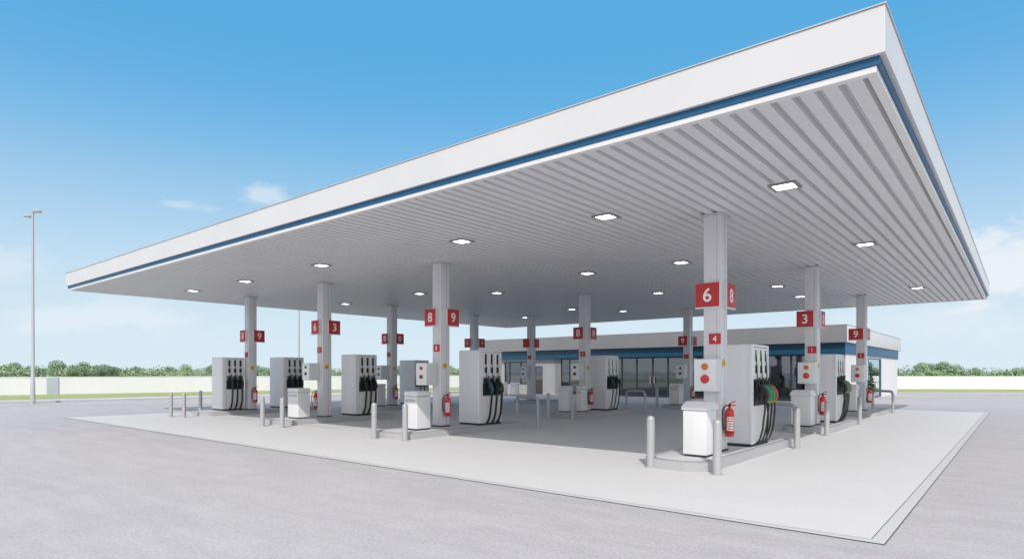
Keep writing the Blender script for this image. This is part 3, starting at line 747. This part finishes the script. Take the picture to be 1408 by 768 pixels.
b = MB(); b.box(-29.07, -28.43, wy0+.02, wy0+.06, .1, 1.1); b.build('door_panel', 'doorbrown', d, smooth=False)
# glass front
b = MB(); b.box(-27.2, -26.65, wy0, wy0+T, 0, TZ); b.build('pillar', 'frame', shop, smooth=False)
glazing(-26.65, -22.8, .06, TZ-.004, [-25.9, -24.6], 'shopfront')
b = MB(); b.box(-22.8, -22.3, wy0, wy0+T, 0, TZ); b.build('pillar', 'frame', shop, smooth=False)
glazing(-22.3, -8.9, .06, TZ-.004, [-21.5, -20.35, -19.15, -18.05, -16.6, -15.0, -13.4, -11.9, -10.35], 'shopfront', fw=.10)
b = MB(); b.box(-19.15-.16, -19.15-.12, wy0-.05, wy0-.02, .9, 1.4); b.box(-19.15+.12, -19.15+.16, wy0-.05, wy0-.02, .9, 1.4); b.build('door_handle', 'steel', shop, smooth=False)
# side door with teal frame
b = MB()
for y in (44.45, 48.75, 48.95): b.box(wx1-.06, wx1+.03, y-.06, y+.06, .03, 2.6)
b.box(wx1-.06, wx1+.02, 44.51, 48.69, 2.52, 2.6); b.box(wx1-.06, wx1+.02, 44.51, 48.69, .03, .12); b.box(wx1-.06, wx1+.02, 44.51, 48.69, 1.0, 1.05)
sd = b.build('side_door', 'tealframe', shop, smooth=False)
b = MB(); b.box(wx1-.03, wx1-.015, 44.48, 48.72, .1, 2.55); b.build('pane', 'paleglass', sd, smooth=False)
# things standing in the shop
def shelf(x, y, w, label, m):
    t = thing('shelf_unit', (x, y, .02), label, 'shelf', 'shelf units inside the shop')
    b = MB(); b.box(-w/2, w/2, .25, .29, 0, 1.7); b.box(-w/2, -w/2+.04, -.2, .25, 0, 1.7); b.box(w/2-.04, w/2, -.2, .25, 0, 1.7); b.build('carcass', 'shopin', t, smooth=False)
    b = MB()
    for k in range(4): b.box(-w/2+.04, w/2-.04, -.2, .25, .1+k*.42, .13+k*.42)
    b.build('shelf', 'trim', t, smooth=False)
    b = MB()
    for k in range(4):
        xx = -w/2+.08
        while xx < w/2-.2:
            ww = random.uniform(.08, .2); b.box(xx, xx+ww, -.15, .15, .131+k*.42, .131+k*.42+random.uniform(.15, .32)); xx += ww+.02
    s = b.build('stock', m, t, smooth=False); s['kind'] = 'stuff'
for x, y, w, lb, m in [(-30.6, 40.3, 1.8, 'stocked shelf unit behind the shop left window', 'stock2'), (-24.7, 41.5, 2.4, 'stocked shelf unit behind the left part of the glass front', 'stock2'),
                       (-20.2, 42.5, 2.2, 'stocked shelf unit behind the glass doors', 'stock1'), (-16.4, 41.2, 2.0, 'stocked shelf unit behind the middle of the glass front', 'stock2'),
                       (-11.5, 42.0, 2.6, 'stocked shelf unit behind the right end of the glass front', 'stock1')]:
    shelf(x, y, w, lb, m)

# shrub in a pot by the side door
def leaf_cloud(b, blobs, n, size, flat=.7):
    tot = sum(s[3]**2 for s in blobs)
    for (cx, cy, cz, r) in blobs:
        k = int(n * r*r / tot)
        for _ in range(k):
            while True:
                v = Vector((random.uniform(-1, 1), random.uniform(-1, 1), random.uniform(-1, 1)))
                if .1 < v.length < 1: break
            rad = (random.random() ** .45)
            v = v.normalized() * r * rad; v.z *= flat
            p = Vector((cx, cy, cz)) + v
            nrm = (v.normalized() + Vector((random.uniform(-.8, .8), random.uniform(-.8, .8), random.uniform(-.4, .9)))).normalized()
            a = nrm.orthogonal().normalized(); a.rotate(Matrix.Rotation(random.uniform(0, 6.28), 3, nrm)); c = nrm.cross(a)
            s = size * random.uniform(.6, 1.4)
            b.quad([p - a*s*.5, p + c*s*.42, p + a*s*.6, p - c*s*.42])
sh = thing('potted_shrub', (-6.95, 42.0, 0), 'small dark conical shrub in a pot against the shop side wall', 'plant')
b = MB(); b.lathe([(.16, 0), (.22, .35), (.24, .36), (.24, .40), (.20, .40)], n=16); b.build('pot', 'bay', sh)
b = MB(); b.tube([(0, 0, .38), (0, 0, 1.5)], (.03, .01), n=6); b.build('stem', 'bark', sh)
b = MB(); leaf_cloud(b, [(0, 0, .65, .36), (0, 0, .95, .28), (0, 0, 1.2, .20), (0, 0, 1.45, .12), (0, 0, 1.62, .07)], 900, .07, 1.); b.build('foliage', 'leafdark', sh, smooth=False)

# ------------------------------------------------------------------ lamp posts
def lamp_post(x, y, h, label, rz=0, r=.115):
    t = thing('lamp_post', (x, y, 0), label, 'lamp post', rz=rz)
    b = MB(); b.lathe([(r, .03), (r*.9, 1.2), (r*.78, 1.22), (r*.45, h-.1), (r*.4, h)], n=16); b.build('pole', 'lampsteel', t)
    b = MB(); b.box(-.2, .2, -.2, .2, 0, .03, .005)
    for a, c in ((1, 1), (1, -1), (-1, 1), (-1, -1)): b.lathe([(.02, .03), (.02, .06)], c=(a*.15, c*.15), n=8)
    b.build('base_plate', 'lampsteel', t)
    for s, dz in ((-1, -.16), (1, .06)):
        b = MB(); b.tube([(0, 0, h-.1+dz*.4), (s*.10, 0, h-.06+dz), (s*.2, 0, h-.04+dz)], .03, n=8); b.build('arm', 'lampsteel', t)
        b = MB(); n = 20; rings = []
        for (sc, zz) in ((.80, -.045), (1, -.02), (1, .02), (.75, .07), (.3, .09)):
            rings.append([b.bm.verts.new((s*.30 + .24*sc*math.cos(2*math.pi*i/n), .19*sc*math.sin(2*math.pi*i/n), h-.02+dz+zz)) for i in range(n)])
        for A, B in zip(rings, rings[1:]):
            for i in range(n): b.bm.faces.new((A[i], A[(i+1) % n], B[(i+1) % n], B[i]))
        b.bm.faces.new(rings[0][::-1]); b.bm.faces.new(rings[-1])
        bmesh.ops.recalc_face_normals(b.bm, faces=b.bm.faces)
        hd = b.build('lamp_head', 'lampsteel', t)
        b = MB(); b.lathe([(.10, h-.02+dz-.052), (.13, h-.02+dz-.046)], c=(s*.30, 0), n=16); b.build('lens', 'lens', hd)
    return t
lamp_post(-40.48, 8.98, 10.15, 'tall grey lamp post with two oval heads on the left kerb', rz=R(25))
lamp_post(-51.3, 31.2, 10.2, 'distant thin lamp post rising behind the canopy between two pumps', rz=R(25), r=.13)

# ------------------------------------------------------------------ trees
def tree_meshes(k):
    rnd = random.Random(100+k)
    H = rnd.uniform(3.1, 3.9)
    b = MB(); b.tube([(0, 0, -.1), (.05, .02, H*.3), (.0, .08, H*.6)], (.16, .06), n=7)
    for i in range(7):
        a = rnd.uniform(0, 6.28); z = H*rnd.uniform(.2, .5); l = rnd.uniform(.8, 1.8)
        b.tube([(0, 0, z), (math.cos(a)*l*.5, math.sin(a)*l*.5, z+l*.4), (math.cos(a)*l, math.sin(a)*l, z+l*.65)], (.06, .015), n=5, sub=3)
    tb = b
    blobs = [(0, 0, H*.5, H*.34), (0, 0, H*.72, H*.24)]
    for i in range(13):
        a = rnd.uniform(0, 6.28); rr = rnd.uniform(.7, 2.3)
        zz = H*rnd.uniform(.22, .82) - rr*.35
        blobs.append((math.cos(a)*rr, math.sin(a)*rr, max(.7, zz), rnd.uniform(.45, 1.05)))
    lb = MB(); leaf_cloud(lb, blobs, 6500, .17, .8)
    return tb, lb
protos = []
NT = 6
# tree centres: two rows beyond the wall, laid out as an arc of hedgerow far behind
fw = (-.637, .771)
def place(ax, d):   # ax = bearing (deg, ccw from +Y)
    return (-math.sin(R(ax))*d, math.cos(R(ax))*d)
spots = []
ax = 88.0
rnd = random.Random(5)
while ax > 24:
    spots.append((ax, rnd.uniform(100, 112))); ax -= rnd.uniform(1.0, 2.2)
ax = 11.5
while ax > -12:
    spots.append((ax, rnd.uniform(106, 118))); ax -= rnd.uniform(1.0, 2.0)
for i, (ax, d) in enumerate(spots):
    x, y = place(ax, d)
    left = ax > 24
    lab = ('green bushy tree in the row beyond the left boundary wall' if left else 'green bushy tree in the row beyond the wall right of the shop')
    grp = 'trees beyond the left wall' if left else 'trees beyond the right wall'
    if i < NT:
        t = thing('bushy_tree', (x, y, 0), lab, 'tree', grp)
        tb, lb = tree_meshes(i)
        tr = tb.build('trunk', 'bark', t); cr = lb.build('crown', 'leaf', t, smooth=False)
        protos.append((t, tr, cr))
    else:
        pt, ptr, pcr = protos[rnd.randrange(NT)]
        t = pt.copy(); COL.objects.link(t); t.location = (x, y, 0)
        for q in (ptr, pcr):
            c = q.copy(); COL.objects.link(c); c.parent = t
        tag(t, lab, 'tree', grp)
    s = rnd.choice([.70, .75, .82, .89, .97]); t.scale = (s*1.08, s*1.08, s); t.rotation_euler = (0, 0, rnd.uniform(0, 6.28))
# low undergrowth joining the trees
b = MB(); ax = 90.
blobs = []
while ax > -14:
    if not (11.5 < ax < 24):
        x, y = place(ax, 104 if ax > 20 else 110); blobs.append((x, y, 1.1, rnd.uniform(1.4, 2.1)))
    ax -= .62
leaf_cloud(b, blobs, 48000, .24, .8); h = b.build('undergrowth', 'leaf', smooth=False); tag(h, 'low continuous undergrowth below the distant trees', 'hedge', kind='stuff')

# ------------------------------------------------------------------ sun, sky
sun_dir = Vector((.69, -.94, 1.0)).normalized()      # towards the sun
elev = math.asin(sun_dir.z); az = math.atan2(sun_dir.x, sun_dir.y)
sl = bpy.data.lights.new('sun', 'SUN'); sl.energy = 2.75; sl.angle = R(.55); sl.color = (1, .955, .905)
so = bpy.data.objects.new('sun', sl); COL.objects.link(so); so.rotation_euler = sun_dir.to_track_quat('Z', 'Y').to_euler(); so.location = (0, -20, 40)
w = bpy.data.worlds.new('World'); scene.world = w; w.use_nodes = True
nt = w.node_tree; N = nt.nodes.new; L = nt.links.new
bg = nt.nodes['Background']; bg.inputs[1].default_value = .12  # physical sky, dimmed
sky = N('ShaderNodeTexSky'); sky.sky_type = 'NISHITA'; sky.sun_disc = False
sky.sun_elevation = elev; sky.sun_rotation = az; sky.air_density = 1.0; sky.dust_density = .6; sky.ozone_density = 1.6
tc = N('ShaderNodeTexCoord'); sep = N('ShaderNodeSeparateXYZ'); L(tc.outputs['Generated'], sep.inputs[0])
def math_(op, a, b=None, clamp=False):
    m = N('ShaderNodeMath'); m.operation = op; m.use_clamp = clamp
    for i, v in enumerate((a, b)):
        if v is None: continue
        if isinstance(v, (int, float)): m.inputs[i].default_value = v
        else: L(v, m.inputs[i])
    return m.outputs[0]
el = math_('ARCSINE', sep.outputs['Z'])
azn = math_('ARCTAN2', math_('MULTIPLY', sep.outputs['X'], -1.0), sep.outputs['Y'])
def mixc(f, a, b):
    mx = N('ShaderNodeMix'); mx.data_type = 'RGBA'; L(f, mx.inputs[0])
    for s, v in ((mx.inputs[6], a), (mx.inputs[7], b)):
        if isinstance(v, tuple): s.default_value = (*v, 1)
        else: L(v, s)
    return mx.outputs[2]
# haze near the horizon
hz = N('ShaderNodeMapRange'); hz.interpolation_type = 'SMOOTHERSTEP'; L(el, hz.inputs[0]); hz.inputs[1].default_value = R(-4); hz.inputs[2].default_value = R(29)
hz.inputs[3].default_value = .92; hz.inputs[4].default_value = .0
K = 1/.12
az_f = N('ShaderNodeMapRange'); L(el, az_f.inputs[0]); az_f.inputs[1].default_value = R(-5); az_f.inputs[2].default_value = R(50); az_f.inputs[3].default_value = .9; az_f.inputs[4].default_value = .8
skyb = mixc(az_f.outputs[0], sky.outputs[0], (.10*K, .45*K, .82*K))
zf = N('ShaderNodeMapRange'); L(el, zf.inputs[0]); zf.inputs[1].default_value = R(31); zf.inputs[2].default_value = R(52); zf.inputs[3].default_value = 0; zf.inputs[4].default_value = .85
skyb = mixc(zf.outputs[0], skyb, (.40*K, .48*K, .56*K))  # sky above the view brightened and neutralised to make the fill less blue
# whitish sky glow on the sun side, widened and brightened as unseen fill
dt = N('ShaderNodeVectorMath'); dt.operation = 'DOT_PRODUCT'; L(tc.outputs['Generated'], dt.inputs[0]); dt.inputs[1].default_value = sun_dir
gf = N('ShaderNodeMapRange'); gf.interpolation_type = 'SMOOTHSTEP'; L(dt.outputs['Value'], gf.inputs[0]); gf.inputs[1].default_value = .0; gf.inputs[2].default_value = .75; gf.inputs[4].default_value = .9

skyc = mixc(hz.outputs[0], skyb, (.755*K, .87*K, .93*K))
skyc = mixc(gf.outputs[0], skyc, (1.12*K, 1.10*K, 1.09*K))
# clouds
cn = N('ShaderNodeTexNoise'); cn.inputs['Scale'].default_value = 11; cn.inputs['Detail'].default_value = 9; cn.inputs['Roughness'].default_value = .58
mp = N('ShaderNodeMapping'); L(tc.outputs['Generated'], mp.inputs[0]); mp.inputs['Scale'].default_value = (1, 1, 1.9); L(mp.outputs[0], cn.inputs['Vector'])
col = skyc
# az, el, half-width, half-height, strength, softness
for (a0, e0, ra, re, stg, soft) in [(61.7, 14.9, 2.6, 1.0, .5, .9), (67.8, 13.4, 2.4, .6, .35, .9), (72.5, 4.3, 7.5, 1.9, .42, .8), (-2.2, 8.0, 7.0, 3.6, .8, .6), (3.6, 3.6, 9, 2.0, .30, .9), (80, 8, 6, 2.5, .3, .9), (30, 4, 6, 1.0, .1, .9)]:
    da = math_('DIVIDE', math_('SUBTRACT', azn, R(a0)), R(ra)); de = math_('DIVIDE', math_('SUBTRACT', el, R(e0)), R(re))
    d2 = math_('SQRT', math_('ADD', math_('MULTIPLY', da, da), math_('MULTIPLY', de, de)))
    v = math_('ADD', math_('SUBTRACT', 1.0, d2), math_('MULTIPLY', math_('SUBTRACT', cn.outputs['Fac'], .5), 3.2))
    mr = N('ShaderNodeMapRange'); mr.interpolation_type = 'SMOOTHSTEP'; L(v, mr.inputs[0]); mr.inputs[1].default_value = 0; mr.inputs[2].default_value = soft
    mr.inputs[4].default_value = stg
    col = mixc(mr.outputs[0], col, (.88*K, .91*K, .94*K))
L(col, bg.inputs[0])

# ------------------------------------------------------------------ camera
cam = bpy.data.cameras.new('camera'); co = bpy.data.objects.new('camera', cam); COL.objects.link(co)
co.location = (0, 0, 1.7); co.rotation_euler = (R(90), 0, math.atan(701/847))
cam.sensor_width = 36; cam.lens = 847/1408*36; cam.shift_y = 127/1408; cam.clip_end = 5000; cam.clip_start = .05
scene.camera = co
scene.render.resolution_x = 1024; scene.render.resolution_y = 558
scene.view_settings.view_transform = 'Standard'; scene.view_settings.look = 'None'; scene.view_settings.exposure = 0; scene.view_settings.gamma = 1
scene.render.engine = 'CYCLES'
try:
    scene.cycles.use_denoising = True; scene.cycles.denoiser = 'OPENIMAGEDENOISE'
except Exception: pass
scene.cycles.max_bounces = 9; scene.cycles.diffuse_bounces = 6
